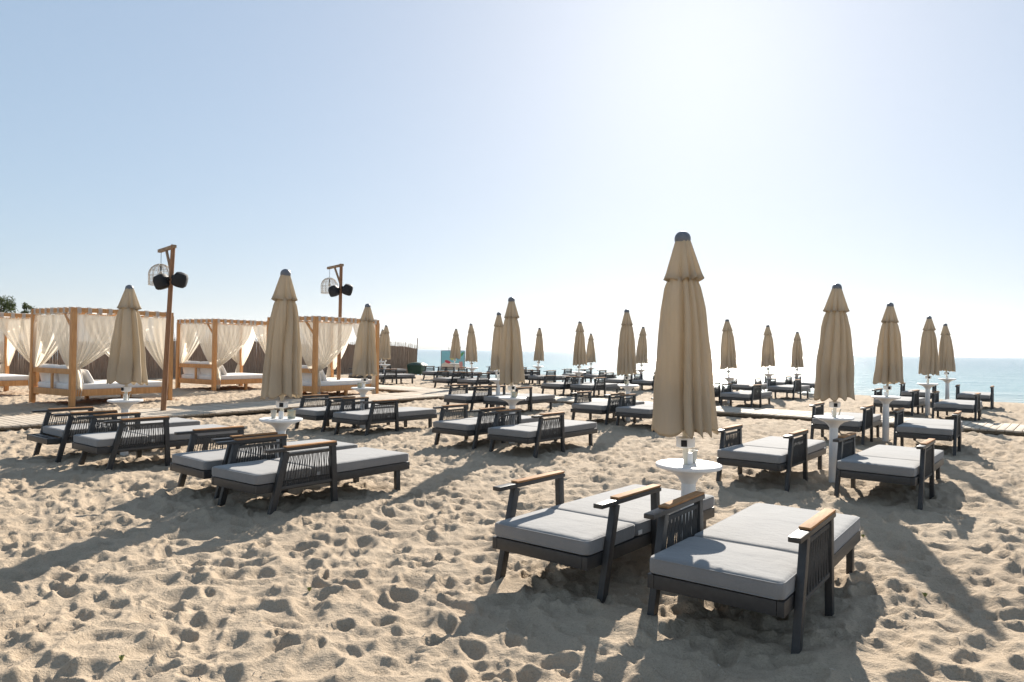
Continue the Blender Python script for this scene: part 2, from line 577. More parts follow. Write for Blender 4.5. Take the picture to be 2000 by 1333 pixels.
# ------------------------------------------------------------------ sun loungers
FW, FL = 0.78, 1.98        # frame
AX = 0.418                 # arm centre line
def lounger_meshes():
    d = {}
    f = MB()
    f.box((-FW / 2 + .02, FL / 2, .258), (.04, FL, .082))
    f.box((FW / 2 - .02, FL / 2, .258), (.04, FL, .082))
    f.box((0, .02, .258), (FW - .084, .04, .080))
    f.box((0, FL - .02, .258), (FW - .084, .04, .080))
    f.box((0, .66, .25), (FW - .084, .04, .05))
    d['frame'] = f.mesh('frame', 'frame', bevel=.004)
    d['slat'] = MB().box((0, 0, 0), (FW - .084, .07, .016)).mesh('slat', 'frame', bevel=.003)
    g = MB().beam((0, .12, -.05), (0, .285, .595), .045, .062)
    d['front_leg'] = g.mesh('leg', 'frame', bevel=.005)
    g = MB().beam((0, .885, -.05), (0, .845, .600), .045, .062)
    d['rear_post'] = g.mesh('leg', 'frame', bevel=.005)
    d['rear_leg'] = MB().beam((0, 0, -.05), (0, -.01, .218), .045, .062).mesh('leg', 'frame', bevel=.005)
    d['armrest'] = MB().box((0, .475, .614), (.068, .81, .030)).mesh('armrest', 'frame', bevel=.005)
    d['arm_wood'] = MB().box((0, .575, .637), (.066, .60, .015)).mesh('armrest_slat', 'wood', bevel=.004)
    rp = MB()
    rnd = random.Random(4)
    rp.beam((0, .27, .555), (0, .84, .555), .02, .025)
    rp.beam((0, .215, .25), (0, .86, .25), .02, .025)
    n = 20
    for i in range(n):
        y1 = .30 + .52 * i / (n - 1)
        y0 = .225 + .62 * i / (n - 1)
        k = .007 if i % 2 else -.007
        rp.tube([(0.006, y0 + k, .255), (0.0, (y0 + y1) / 2 + rnd.uniform(-.004, .004), .41), (0.006, y1 - k, .55)], .0043, 6, False)
        rp.tube([(-0.006, y0 - k, .255), (-0.002, (y0 + y1) / 2 + rnd.uniform(-.004, .004), .41), (-0.006, y1 + k, .55)], .0043, 6, False)
    d['rope'] = rp.mesh('rope_side', 'rope')
    d['seat'] = [bm_mesh(rounded_box(FW - .01, .635, .102, .024, 24, 20, 8, .010, k, .004), 'seat_cushion', 'cushion') for k in range(3)]
    d['back'] = [bm_mesh(rounded_box(FW - .01, 1.335, .102, .024, 24, 40, 8, .010, k + 5, .004), 'back_cushion', 'cushion') for k in range(3)]
    d['tagm'] = MB().box((0, 0, 0), (.004, .05, .03)).mesh('care_tag', 'plastic')
    return d
LM = lounger_meshes()
def piping_mesh(l):
    m = MB()
    hx, hy, r = (FW - .01) / 2 - .003, l / 2 - .003, .045
    for zz in (.040, -.040):
        pts = []
        for cx, cy, a0 in ((hx - r, hy - r, 0), (-hx + r, hy - r, 90), (-hx + r, -hy + r, 180), (hx - r, -hy + r, 270)):
            for k in range(5):
                a = R(a0 + 22.5 * k)
                pts.append((cx + r * math.cos(a), cy + r * math.sin(a), zz))
        pts.append(pts[0])
        m.tube(pts, .0042, 6, False)
    return m.mesh('piping', 'cushion')
LM['seat_piping'] = piping_mesh(.635)
LM['back_piping'] = piping_mesh(1.335)
def make_lounger(name, s, v, label, group, ropes=True, seed=0, jitter=1.0, slats=True, shift=0.0):
    rnd = random.Random(seed)
    x, y = XY(s - .12, v)
    rz = -R(HEAD + rnd.uniform(-2.2, 2.2) * jitter)
    t = thing('sun_lounger', label, 'sun lounger', (x, y, zprof(s) + .005), rz, group)
    link('frame', LM['frame'], t)
    if slats:
        for i in range(13):
            link('slat', LM['slat'], t, (0, .12 + i * .145, .287))
    for sx in (-1, 1):
        link('leg', LM['front_leg'], t, (sx * AX, 0, 0))
        link('leg', LM['rear_post'], t, (sx * AX, 0, 0))
        link('leg', LM['rear_leg'], t, (sx * (FW / 2 - .04), 1.83, 0))
        a = link('armrest', LM['armrest'], t, (sx * AX, 0, 0))
        link('armrest_slat', LM['arm_wood'], a)
        if ropes:
            p = link('rope_side', LM['rope'], t, (sx * AX, 0, 0))
            p['kind'] = 'stuff'
    k = rnd.randrange(3)
    c1 = link('seat_cushion', LM['seat'][k], t, (rnd.uniform(-.01, .01), .315 + shift + rnd.uniform(-.01, .01), .352), (0, 0, rnd.uniform(-.012, .012)))
    c2 = link('back_cushion', LM['back'][k], t, (rnd.uniform(-.01, .01), 1.305 + shift, .352), (0, 0, rnd.uniform(-.008, .008)))
    link('piping', LM['seat_piping'], c1)
    link('piping', LM['back_piping'], c2)
    link('care_tag', LM['tagm'], c2, (FW / 2 - .004, -.62, -.02))
    return t

# ------------------------------------------------------------------ parasols
def canopy_mesh(seed):
    rnd = random.Random(seed)
    nth, nz = 144, 44
    thv = np.linspace(0, 2 * PI, nth, endpoint=False)
    t = np.linspace(0, 1, nz)                      # 0 bottom .. 1 top
    T, A = np.meshgrid(t, thv, indexing='ij')
    z = 1.04 + 1.10 * T
    Rz = np.interp(T, [0, .12, .5, .80, .94, 1.0], [.250, .240, .210, .174, .140, .108])
    p = [rnd.uniform(0, 6.28) for _ in range(8)]
    n = rnd.choice([9, 10, 11])
    tw = rnd.uniform(-.5, .5)
    W = n * A / (2 * PI) + .32 * np.sin(2 * A + p[0]) + .22 * np.sin(3 * A + p[1]) + tw * T + .10 * np.sin(5 * T + p[2] + A)
    fr_ = W - np.floor(W)
    lobe = np.sin(PI * fr_ ** 0.62) ** 0.8          # leaning pleats, steep on one side
    sh = .75 + .25 * np.sin(2.1 * A + p[7])
    depth = np.interp(T, [0, .5, .9, 1], [.46, .54, .50, .30]) * sh
    r = Rz * (1 - depth + depth * lobe)
    # secondary soft folds
    r *= 1 + .022 * np.sin(2 * n * A + 3 * T + p[3]) + .05 * np.sin(A + p[4] + 1.4 * T) + .03 * np.sin(2 * A + p[5] - 2 * T)
    r *= 1 + .012 * np.sin(17 * T + 3 * A + p[6])
    z = z + np.where(T < .15, (1 - T / .15) * (.022 * np.cos(2 * PI * W) + .015 * np.sin(A + p[7])), 0)
    P_ = np.stack([r * np.cos(A), r * np.sin(A), z], axis=-1)
    # inner turn-up of the hem so that the cloth has an inside
    inner = P_[0:1].copy()
    inner[..., 0] *= .80
    inner[..., 1] *= .80
    inner[..., 2] += .05
    inner2 = inner.copy()
    inner2[..., 0] *= .55
    inner2[..., 1] *= .55
    inner2[..., 2] += .30
    return grid_mesh('canopy', np.concatenate([inner2, inner, P_], axis=0), 'canopy', closed=True)
def vent_mesh(seed):
    rnd = random.Random(seed + 50)
    nth, nz = 120, 16
    thv = np.linspace(0, 2 * PI, nth, endpoint=False)
    t = np.linspace(0, 1, nz)
    T, A = np.meshgrid(t, thv, indexing='ij')
    p = [rnd.uniform(0, 6.28) for _ in range(4)]
    W = 8 * A / (2 * PI) + .2 * np.sin(2 * A + p[0]) + .15 * np.sin(3 * A + p[1])
    lobe = np.abs(np.cos(PI * W)) ** .8
    Rz = np.interp(T, [0, .06, .14, .3, 1], [.158, .151, .143, .126, .052])
    dep = np.interp(T, [0, .14, .4, 1], [.55, .46, .30, .10])
    r = Rz * (1 - dep + dep * lobe) * (1 + .04 * np.sin(A + p[2]))
    z = 2.115 + .315 * T + np.where(T < .2, (1 - T / .2) * .045 * (lobe - .6), 0)
    P_ = np.stack([r * np.cos(A), r * np.sin(A), z], axis=-1)
    inner = P_[0:1].copy()
    inner[..., 0] *= .78
    inner[..., 1] *= .78
    inner[..., 2] += .035
    return grid_mesh('vent_flap', np.concatenate([inner, P_], axis=0), 'canopy', closed=True)
CANOPY = [canopy_mesh(k) for k in range(6)]
VENT = [vent_mesh(k) for k in range(4)]
PM = {
    'pole': MB().tube([(0, 0, .70), (0, 0, 2.40)], .021, 14).mesh('pole', 'pole'),
    'cap': MB().lathe([(.054, 2.40), (.058, 2.415), (.0575, 2.432), (.052, 2.450), (.041, 2.464), (.026, 2.474), (.010, 2.479), (.002, 2.480)], 20).mesh('cap', 'cap'),
    'hub': MB().lathe([(.030, 1.07), (.036, 1.09), (.036, 1.16), (.026, 1.18)], 16).mesh('runner', 'pole'),
    'band': MB().lathe([(.030, .915), (.066, .925), (.068, .990), (.030, .995)], 20).mesh('holder_band', 'plastic'),
    'panel': MB().box((0, -.071, .955), (.042, .008, .046)).mesh('button_panel', 'black', bevel=.002),
    'clip': MB().lathe([(.026, .80), (.029, .81), (.029, .87), (.024, .88)], 14).mesh('pole_socket', 'plastic'),
    'top': MB().lathe([(.05, .66), (.075, .70), (.115, .735), (.20, .765), (.232, .775), (.236, .786), (.233, .798), (.222, .802), (.205, .797), (.05, .797)], 40).mesh('table_top', 'plastic'),
    'column': MB().lathe([(.056, -.06), (.054, .30), (.051, .662)], 24).mesh('column', 'plastic'),
    'cup': MB().lathe([(.024, 0), (.033, .085), (.034, .09), (.031, .09), (.022, .006)], 18).mesh('cup', 'cup'),
    'card': MB().box((0, 0, .05), (.075, .004, .10)).mesh('card', 'card', bevel=.0015),
}
WID = {(9.40, -7.45): .86, (13.8, -11.4): .82, (14.05, -7.87): .90}
def make_parasol(s, v, label, group, seed, lean=(0, 0), table_label=None, table_group=None):
    x, y, z = ground_at(s, v)
    rnd = random.Random(seed * 7 + 1)
    rz = rnd.uniform(0, 6.28)
    t = thing('closed_parasol', label, 'parasol', (x, y, z), 0, group)
    t.rotation_euler = (lean[0], lean[1], 0)
    c = link('canopy', CANOPY[seed % 6], t, None, (0, 0, rz))
    w_ = WID.get((s, v), rnd.uniform(.92, 1.04))
    c.scale = (w_, w_, 1)
    link('vent_flap', VENT[(seed * 3) % 4], c)
    link('pole', PM['pole'], t)
    link('cap', PM['cap'], t)
    link('runner', PM['hub'], t)
    b = link('holder_band', PM['band'], t, None, (0, 0, rnd.uniform(-.4, .4)))
    link('button_panel', PM['panel'], b)
    tt = thing('pedestal_table', table_label, 'table', (x, y, z), rnd.uniform(0, 6), table_group)
    link('table_top', PM['top'], tt)
    link('column', PM['column'], tt)
    link('pole_socket', PM['clip'], tt)
    return t

ROWS = {   # (s, v) of each parasol, (s of front feet, v) of its two loungers; fence side first
    1: [((4.68, -10.9), (3.84, -11.40), (3.93, -10.03)),
        ((4.69, -7.02), (3.97, -7.48), (3.87, -6.38)),
        ((4.86, -2.22), (3.96, -2.815), (3.94, -1.60))],
    2: [((9.34, -11.2), (8.36, -11.60), (8.43, -10.44)),
        ((9.40, -7.45), (8.56, -7.98), (8.50, -6.73)),
        ((9.63, -2.45), (8.64, -3.13), (8.70, -1.76))],
    3: [((13.8, -11.4), (13.1, -12.1), (13.35, -11.0)),
        ((14.05, -7.87), (13.05, -8.25), (12.95, -7.09)),
        ((14.2, -2.74), (13.4, -3.36), (13.1, -1.97))],
    4: [((20.5, -23.2), (19.5, -23.8), (19.5, -22.6)),
        ((20.35, -18.1), (19.4, -18.75), (19.4, -17.5)),
        ((20.0, -13.06), (19.4, -13.7), (19.5, -12.6)),
        ((20.2, -8.0), (19.2, -8.6), (19.0, -7.34)),
        ((20.4, -3.0), (19.5, -3.62), (19.2, -2.3))],
    5: [((25.2, -28.8), (24.2, -29.4), (24.2, -28.2)),
        ((25.3, -23.65), (24.3, -24.3), (24.3, -23.0)),
        ((25.1, -18.5), (24.2, -19.1), (24.2, -17.9)),
        ((25.2, -13.55), (24.2, -14.2), (24.2, -12.95)),
        ((25.0, -8.5), (24.1, -9.1), (23.9, -7.75)),
        ((25.3, -3.2), (24.2, -3.85), (24.1, -2.4))],
    6: [((30.0, -23.7), (29.0, -24.3), (29.0, -23.1)),
        ((30.2, -19.0), (29.2, -19.6), (29.2, -18.4)),
        ((30.0, -14.0), (29.0, -14.6), (29.0, -13.4)),
        ((29.8, -9.0), (28.9, -9.6), (28.9, -8.4))],
}
ROWNAME = {1: 'row farthest from the sea', 2: 'second row from the landward end', 3: 'row landward of the crosswise boardwalk',
           4: 'row seaward of the crosswise boardwalk', 5: 'second row from the water', 6: "row at the water's edge"}
ORD = ['first', 'second', 'third', 'fourth', 'fifth', 'sixth']
random.seed(3)
seed = 0
for rw, items in ROWS.items():
    for i, (u, la, lb) in enumerate(items):
        seed += 1
        ref = 'walkway' if rw <= 3 else 'reed fence'
        where = '%s from the %s' % (ORD[i], ref)
        rn = ROWNAME[rw]
        make_parasol(u[0], u[1], 'closed beige parasol %s, %s' % (where, rn), 'closed parasols between the loungers', seed,
                     (R(random.uniform(-1.6, 1.6)), R(random.uniform(-1.8, 1.8))),
                     'white pedestal table under parasol %s, %s' % (where, rn), 'white tables under the parasols')
        for side, (ls, lv) in (('near', la), ('far', lb)):
            rp = not ((rw, i, side) in ((1, 2, 'near'), (3, 0, 'far')))
            if side == 'near':
                lab = 'grey lounger, %s side of %s parasol, %s' % (ref, ORD[i], rn)
            else:
                lab = 'grey lounger, side of %s parasol away from %s, %s' % (ORD[i], ref, rn)
            if (rw, i, side) == (1, 2, 'near'):
                lab = 'grey lounger with open arms without rope sides, %s' % rn
            make_lounger('sun_lounger', ls, lv, lab, 'sun loungers in rows on the sand', rp, seed * 10 + (side == 'far'),
                         1.0, True, 0.20 if (rw, i, side) == (1, 0, 'near') else 0.0)

# small things on the tables
def on_table(rw, i, dx, dy):
    s, v = ROWS[rw][i][0]
    x, y, z = ground_at(s, v)
    return (x + dx, y + dy, z + .799)
def cup(rw, i, dx, dy, label):
    o = link('cup', PM['cup'], None, on_table(rw, i, dx, dy))
    tag(o, label, 'cup', 'cups on the tables')
def cards(rw, i, dx, dy, rz, label):
    t = thing('menu_stand', label, 'menu stand', on_table(rw, i, dx, dy), rz, 'menu stands on the tables')
    link('card', PM['card'], t, (0, .02, 0), (R(-14), 0, 0))
    link('card', PM['card'], t, (0, -.02, 0), (R(14), 0, 0))
cup(1, 2, .045, .06, 'small pale cup behind the pole on the table with the big parasol')
cup(1, 1, -.09, .02, 'pale cup left of the pole on the table beside a menu stand')
cards(1, 1, .11, .02, .5, 'small folded menu stand on white table, second from the walkway')
cards(2, 2, .06, .05, 1.0, 'small menu stand on the white table beside the tall pedestal')
cards(2, 1, .03, -.08, .2, 'small menu stand on white table in the second landward row')
cards(3, 1, -.05, -.06, .9, 'small menu stand on white table landward of the boardwalk')
cards(1, 0, .05, -.06, 2.2, 'small menu stand on white table beside the lamp post')
cards(2, 0, -.06, -.05, .3, 'small menu stand on white table near the curtained daybeds')

# ------------------------------------------------------------------ daybeds with curtains
CW, CL, CH = 2.1, 2.6, 2.42
def curtain_mesh(W, pexp, seed, ztop, ztie, tail):
    rnd = random.Random(seed)
    na, nt = 64, 40
    a = np.linspace(0, 1, na)
    ts = np.linspace(0, 1, nt)
    T, A = np.meshgrid(ts, a, indexing='ij')
    w = W * (1 - T ** pexp) + .09
    ph = rnd.uniform(0, 6)
    x = A * w
    amp = (.022 + .018 * T) * np.minimum(1, w / .3)
    y = amp * np.sin(2 * PI * (W * 5.5) * A + ph + .8 * np.sin(3 * A + ph)) + .015 * np.sin(2 * PI * 2.3 * A + ph * 2)
    y = y * (.35 + .65 * np.minimum(1, T * 6)) + .05 * np.sin(PI * T) * A
    z = ztop - T * (ztop - ztie) - .05 * np.sin(PI * A) * (1 - T) * np.minimum(1, T * 10) * .5
    rows_ = [np.stack([x, y, z], axis=-1)]
    if tail:
        nt2 = 16
        T2, A2 = np.meshgrid(np.linspace(0.06, 1, nt2), a, indexing='ij')
        w2 = .09 + .10 * np.sin(PI * np.minimum(1, T2 * .8)) 
        x2 = A2 * w2 - .02 * T2
        y2 = .035 * np.sin(2 * PI * 3 * A2 + ph + T2) * (1 + .5 * T2) + .03 * np.sin(PI * A2)
        z2 = ztie - T2 * (ztie - tail) + .02 * np.sin(8 * A2 + ph)
        rows_.append(np.stack([x2, y2, z2], axis=-1))
    return grid_mesh('curtain', np.concatenate(rows_, axis=0), 'sheer')
def make_daybed(x, y, label, seed, heading=33.0, curtains=None, z=0.0):
    rnd = random.Random(seed)
    t = thing('curtained_daybed', label, 'daybed', (x, y, z), R(90 - heading), 'curtained daybeds by the walkway')
    post = MB().box((0, 0, CH / 2 - .04), (.12, .12, CH + .08)).mesh('post', 'orange_wood', bevel=.006)
    for px in (0, CL):
        for py in (0, CW):
            link('post', post, t, (px, py, 0))
    bl = MB().box((CL / 2, 0, CH + .05), (CL + .12, .075, .11)).mesh('beam', 'orange_wood', bevel=.005)
    bs = MB().box((0, CW / 2, CH + .048), (.075, CW - .085, .105)).mesh('beam', 'orange_wood', bevel=.005)
    link('beam', bl, t)
    link('beam', bl, t, (0, CW, 0))
    link('beam', bs, t)
    link('beam', bs, t, (CL, 0, 0))
    cb = MB().box((0, CW / 2, CH + .06), (.05, CW - .085, .07)).mesh('crossbar', 'orange_wood', bevel=.004)
    for k in (1, 2):
        link('crossbar', cb, t, (CL * k / 3, 0, 0))
    br = MB().beam((0.0, .06, CH - .42), (0.0, .46, CH - .005), .05, .06).mesh('brace', 'orange_wood', bevel=.004)
    link('brace', br, t)
    # sagging roof cloth
    gx, gy = np.meshgrid(np.linspace(0, 1, 40), np.linspace(0, 1, 26), indexing='ij')
    sag = -.10 * np.abs(np.sin(3 * PI * gx)) * np.sin(PI * gy) ** .7 + .01 * np.sin(23 * gx + 7 * gy + seed)
    Pz = np.stack([.0 + CL * gx, .02 + (CW - .04) * gy, CH + .10 + sag + .012], axis=-1)
    link('roof_cloth', grid_mesh('roof_cloth', Pz, 'roofcloth'), t)
    # bed
    rl = MB().box((CL / 2, 0, .355), (CL - .125, .05, .17)).mesh('side_rail', 'orange_wood', bevel=.005)
    link('side_rail', rl, t, (0, .02, 0))
    link('side_rail', rl, t, (0, CW - .02, 0))
    er = MB().box((0, CW / 2, .355), (.05, CW - .125, .168)).mesh('end_rail', 'orange_wood', bevel=.005)
    link('end_rail', er, t, (.01, 0, 0))
    link('end_rail', er, t, (CL - .01, 0, 0))
    lg = MB().box((0, 0, .11), (.09, .09, .32)).mesh('bed_leg', 'orange_wood', bevel=.005)
    for py in (.10, CW - .10):
        link('bed_leg', lg, t, (CL * .52, py, 0))
    dk = MB().box((CL / 2, CW / 2, .40), (CL - .10, CW - .10, .03)).mesh('bed_base', 'orange_wood')
    link('bed_base', dk, t)
    mt = bm_mesh(rounded_box(CL - .16, CW - .12, .17, .04, 30, 24, 6, .012, seed, .006), 'mattress', 'white_cushion')
    link('mattress', mt, t, (CL / 2, CW / 2, .50))
    # headboard at the landward end, cushions leaning on it
    link('headboard_rail', MB().box((0, CW / 2, .90), (.05, CW - .125, .13)).mesh('headboard_rail', 'orange_wood', bevel=.005), t, (.005, 0, 0))
    st = MB().box((0, 0, .635), (.04, .09, .39)).mesh('headboard_stile', 'orange_wood', bevel=.004)
    link('headboard_stile', st, t, (.005, CW * .5, 0))
    bc = bm_mesh(rounded_box(.17, CW * .47, .48, .05, 8, 20, 12, .02, seed + 3), 'back_cushion', 'white_cushion')
    for k in (.26, .74):
        link('back_cushion', bc, t, (.20, CW * k, .80), (0, R(-13), 0))
    pl = bm_mesh(rounded_box(.13, .48, .42, .06, 8, 14, 12, .03, seed + 8), 'pillow', 'white_cushion')
    link('pillow', pl, t, (.48, .38, .74), (0, R(-32), R(8)))
    link('pillow', pl, t, (.46, CW - .50, .74), (0, R(-30), R(-6)))
    # curtains: (corner x, corner y, direction angle, width, exponent)
    sides = curtains or [(0, 0, 0, 1.35, 2.0), (CL, 0, 180, .95, 1.6), (0, 0, 90, .95, 1.2), (0, CW, -90, .95, 1.2),
                         (0, CW, 0, 1.0, 1.5), (CL, CW, 180, 1.2, 1.7), (CL, CW, -90, .8, 1.3), (CL, 0, 90, .7, 1.3)]
    tab = MB().box((0, 0, CH + .038), (.10, .10, .17)).mesh('curtain_tab', 'roofcloth', bevel=.012)
    for k, (cx, cy, ang, W, pe) in enumerate(sides):
        me = curtain_mesh(W, pe, seed * 10 + k, CH - .06, .88 + rnd.uniform(-.05, .08), .10 + rnd.uniform(0, .1) if k in (0, 1, 5) else 0)
        ox = .06 * math.cos(R(ang))
        oy = .06 * math.sin(R(ang))
        c = link('curtain', me, t, (cx + ox * 1.1, cy + oy * 1.1, 0), (0, 0, R(ang)))
        n = max(3, int(W / .2))
        for j in range(n):
            link('curtain_tab', tab, c, (.05 + (W - .05) * j / (n - 1), 0, 0))
    return t
make_daybed(-16.5, 20.6, 'curtained timber daybed with white mattress, landward-most of the group', 1)
make_daybed(-11.08, 18.1, 'curtained timber daybed with low headboard standing behind the first lamp post', 2)
make_daybed(-10.16, 24.5, 'curtained timber daybed set back by the reed fence, curtains tied open', 3)
make_daybed(-5.84, 21.3, 'curtained timber daybed seaward-most, with open long side by second lamp post', 4)

# ------------------------------------------------------------------ lamp posts, lanterns, loudspeakers
def cage_mesh():
    m = MB()
    rad, h = .265, .50
    def prof(t):        # t 0 bottom .. 1 top
        if t < .45:
            return rad * (.98 + .02 * math.sin(t * 5)), h * t
        a = (t - .45) / .55 * PI / 2
        return rad * math.cos(a) + .004, h * .45 + h * .55 * math.sin(a)
    for k in range(14):
        an = 2 * PI * k / 14
        pts = [(prof(t / 14)[0] * math.cos(an), prof(t / 14)[0] * math.sin(an), prof(t / 14)[1]) for t in range(15)]
        m.tube(pts, .005, 5, False)
    for t in (0, .12, .28, .45, .62, .78, .9):
        r, z = prof(t)
        m.tube([(r * math.cos(2 * PI * k / 28), r * math.sin(2 * PI * k / 28), z) for k in range(29)], .005 if t else .009, 5, False)
    for k in range(28):
        an = 2 * PI * k / 28
        for dr in (1, -1):
            pts = []
            for t in range(10):
                r, z = prof(t / 11)
                a2 = an + dr * t * .16
                pts.append((r * math.cos(a2), r * math.sin(a2), z))
            m.tube(pts, .0022, 4, False)
    return m.mesh('cage', 'rattan')
CAGE = cage_mesh()
def speaker_mesh():
    prof = [(.02, -.17), (.125, -.165), (.155, -.13), (.160, -.04), (.150, .07), (.115, .145), (.05, .165), (.01, .17)]
    m = MB()
    n = 20
    vs, fs = [], []
    for r, z in prof:
        for k in range(n):
            an = 2 * PI * k / n
            ca, sa = math.cos(an), math.sin(an)
            e = 0.5
            vs.append((r * math.copysign(abs(ca) ** e, ca), r * .92 * math.copysign(abs(sa) ** e, sa), z))
    for i in range(len(prof) - 1):
        for k in range(n):
            k2 = (k + 1) % n
            fs.append((i * n + k, i * n + k2, (i + 1) * n + k2, (i + 1) * n + k))
    fs.append(tuple(reversed(range(n))))
    fs.append(tuple(range((len(prof) - 1) * n, len(prof) * n)))
    m.add(vs, fs)
    return m.mesh('body', 'black')
SPK = speaker_mesh()
def lamp_post(x, y, h, lean, label, lab_l, lab_s, z=0.0):
    t = thing('lamp_post', label, 'lamp post', (x, y, z), 0, 'timber lamp posts by the walkway')
    ax, ay = -UC, US                        # arm direction, away from the lounger rows
    lx, ly = lean
    top = (lx * h, ly * h, h)
    pole = MB().tube([(0, 0, -.1), (lx * h * .5, ly * h * .5, h * .5), top], [.062, .056, .05], 14)
    link('pole', pole.mesh('pole', 'pole_wood'), t)
    tip = (top[0] + ax * .68, top[1] + ay * .68, h - .10)
    arm = MB().beam((top[0] - ax * .08, top[1] - ay * .08, h - .04), tip, .075, .085, (0, 0, 1))
    link('arm', arm.mesh('arm', 'arm_wood', bevel=.008), t)
    brace = MB().beam((lx * (h - .62) + ax * .03, ly * (h - .62) + ay * .03, h - .62), (top[0] + ax * .34, top[1] + ay * .34, h - .07), .05, .05, (0, 0, 1))
    link('brace', brace.mesh('brace', 'arm_wood', bevel=.005), t)
    hx, hy = x + top[0] + ax * .58, y + top[1] + ay * .58
    hz = z + h - .09
    ln = thing('rattan_lantern', lab_l, 'lantern', (hx, hy, hz - .82), 0, 'rattan lanterns on the lamp posts')
    cg = link('cage', CAGE, ln)
    cg['kind'] = 'stuff'
    link('cord', MB().tube([(0, 0, .5), (0, 0, .82)], .006, 6).mesh('cord', 'black'), ln)
    link('bulb_holder', MB().lathe([(.012, .5), (.022, .42), (.022, .36), (.012, .34)], 12).mesh('bulb_holder', 'black'), ln)
    link('bulb', MB().lathe([(.012, .34), (.035, .30), (.042, .265), (.03, .235), (.008, .225)], 14).mesh('bulb', 'bulb'), ln)
    for sgn, nm in ((-1, 'left'), (1, 'right')):
        sx = x + lx * (h - .78) + sgn * .215 + .02
        sy = y + ly * (h - .78) - .05
        sp = thing('loudspeaker', lab_s % ('lantern' if sgn < 0 else 'sea'), 'loudspeaker', (sx, sy, z + h - .86 + (.05 if sgn > 0 else 0)), 0, 'loudspeakers on the lamp posts')
        sp.rotation_euler = (R(12), R(18 * sgn), R(14 * sgn))
        link('body', SPK, sp)
        link('grille', MB().lathe([(.10, -.172), (.105, -.176), (.02, -.182)], 20).mesh('grille', 'frame'), sp)
        link('bracket', MB().box((-sgn * .15, 0, 0), (.10, .05, .09)).mesh('bracket', 'black', bevel=.004), sp)
lamp_post(-8.05, 16.6, 3.94, (.036, .01), 'leaning timber lamp post beside the walkway in front of the daybed',
          'domed rattan lantern hanging from the leaning lamp post', 'black loudspeaker on the leaning lamp post, %s side')
lamp_post(-5.45, 22.6, 4.18, (.006, .0), 'upright timber lamp post between daybed and walkway, farther along',
          'domed rattan lantern hanging from the upright lamp post', 'black loudspeaker on the upright lamp post, %s side', zprof(14.3))

# ------------------------------------------------------------------ reed fence, bin, painted board
rnd = random.Random(8)
FV, FS0, FS1 = -32.7, -14.0, 31.5
fx, fy = XY(FS0, FV)
fence = thing('reed_fence', 'brown woven reed fence behind the daybeds, frayed along its top edge', 'fence', (fx, fy, 0), 0)
mat_ = MB()
tips = MB()
sp_ = FS0
while sp_ < FS1:
    w = rnd.uniform(.045, .06)
    sp_ += w * .72
    x, y = XY(sp_, FV + rnd.uniform(-.012, .012))
    z0 = zprof(sp_) - .05
    h = 1.72 + .05 * math.sin(sp_ * 1.3) + rnd.uniform(-.03, .03)
    mat_.beam((x - fx, y - fy, z0), (x - fx + rnd.uniform(-.02, .02), y - fy, z0 + h), w, .028, (UC, -US, 0))
    if rnd.random() < .8:
        h2 = h + rnd.uniform(.05, .55)
        mat_2 = rnd.uniform(.006, .012)
        tips.beam((x - fx, y - fy, z0 + h - .1), (x - fx + rnd.uniform(-.08, .08), y - fy + rnd.uniform(-.05, .05), z0 + h2), mat_2, mat_2, (UC, -US, 0))
o = link('reed_mat', mat_.mesh('reed_mat', 'reed', smooth=False), fence)
o['kind'] = 'stuff'
o = link('reed_tips', tips.mesh('reed_tips', 'reed_tip', smooth=False), fence)
o['kind'] = 'stuff'
for hz in (.35, .85, 1.35):
    wv = MB()
    k = FS0
    while k < FS1 - .1:
        k2 = min(FS1, k + 2.4)
        A, B = XY(k, FV), XY(k2, FV)
        off = (-UC * .022, US * .022)
        wv.beam((A[0] - fx + off[0], A[1] - fy + off[1], zprof(k) + hz), (B[0] - fx + off[0], B[1] - fy + off[1], zprof(k2) + hz), .012, .03, (0, 0, 1))
        k = k2
    link('batten', wv.mesh('batten', 'post'), fence)
s_ = FS0
while s_ <= FS1 + .1:
    A = XY(s_, FV - .05)
    hh = 2.05 if s_ < FS1 - .5 else 2.35
    lean = .12 if s_ >= FS1 - .5 else .02
    link('post', MB().tube([(0, 0, -.2), (lean * US, lean * UC, hh)], [.045, .03], 8).mesh('post', 'post'), fence, (A[0] - fx, A[1] - fy, zprof(s_)))
    s_ += 2.275

bx, by = -5.75, 43.5
bz = zprof(SV(bx, by)[0])
t = thing('wheelie_bin', 'dark green waste bin with rounded lid beside the end of the fence', 'bin', (bx, by, bz), R(-20))
bm = MB()
bm.add([(-.42, -.30, .06), (.42, -.30, .06), (.42, .30, .06), (-.42, .30, .06), (-.5, -.37, .62), (.5, -.37, .62), (.5, .37, .62), (-.5, .37, .62)],
       [(3, 2, 1, 0), (4, 5, 6, 7), (0, 1, 5, 4), (1, 2, 6, 5), (2, 3, 7, 6), (3, 0, 4, 7)])
link('body', bm.mesh('body', 'green_bin', bevel=.03), t)
lid = np.array([[(-.52 + 1.04 * i / 12, -.39 + .78 * j / 8, .63 + .16 * max(0, math.sin(PI * j / 8)) ** .6 * (max(0, math.sin(PI * i / 12)) ** .35)) for i in range(13)] for j in range(9)])
link('lid', grid_mesh('lid', lid, 'green_bin'), t)
wh = MB().tube([(-.03, 0, 0), (.03, 0, 0)], .06, 14).mesh('wheel', 'black')
for sx in (-.36, .36):
    for sy in (-.24, .24):
        link('wheel', wh, t, (sx, sy, .06))

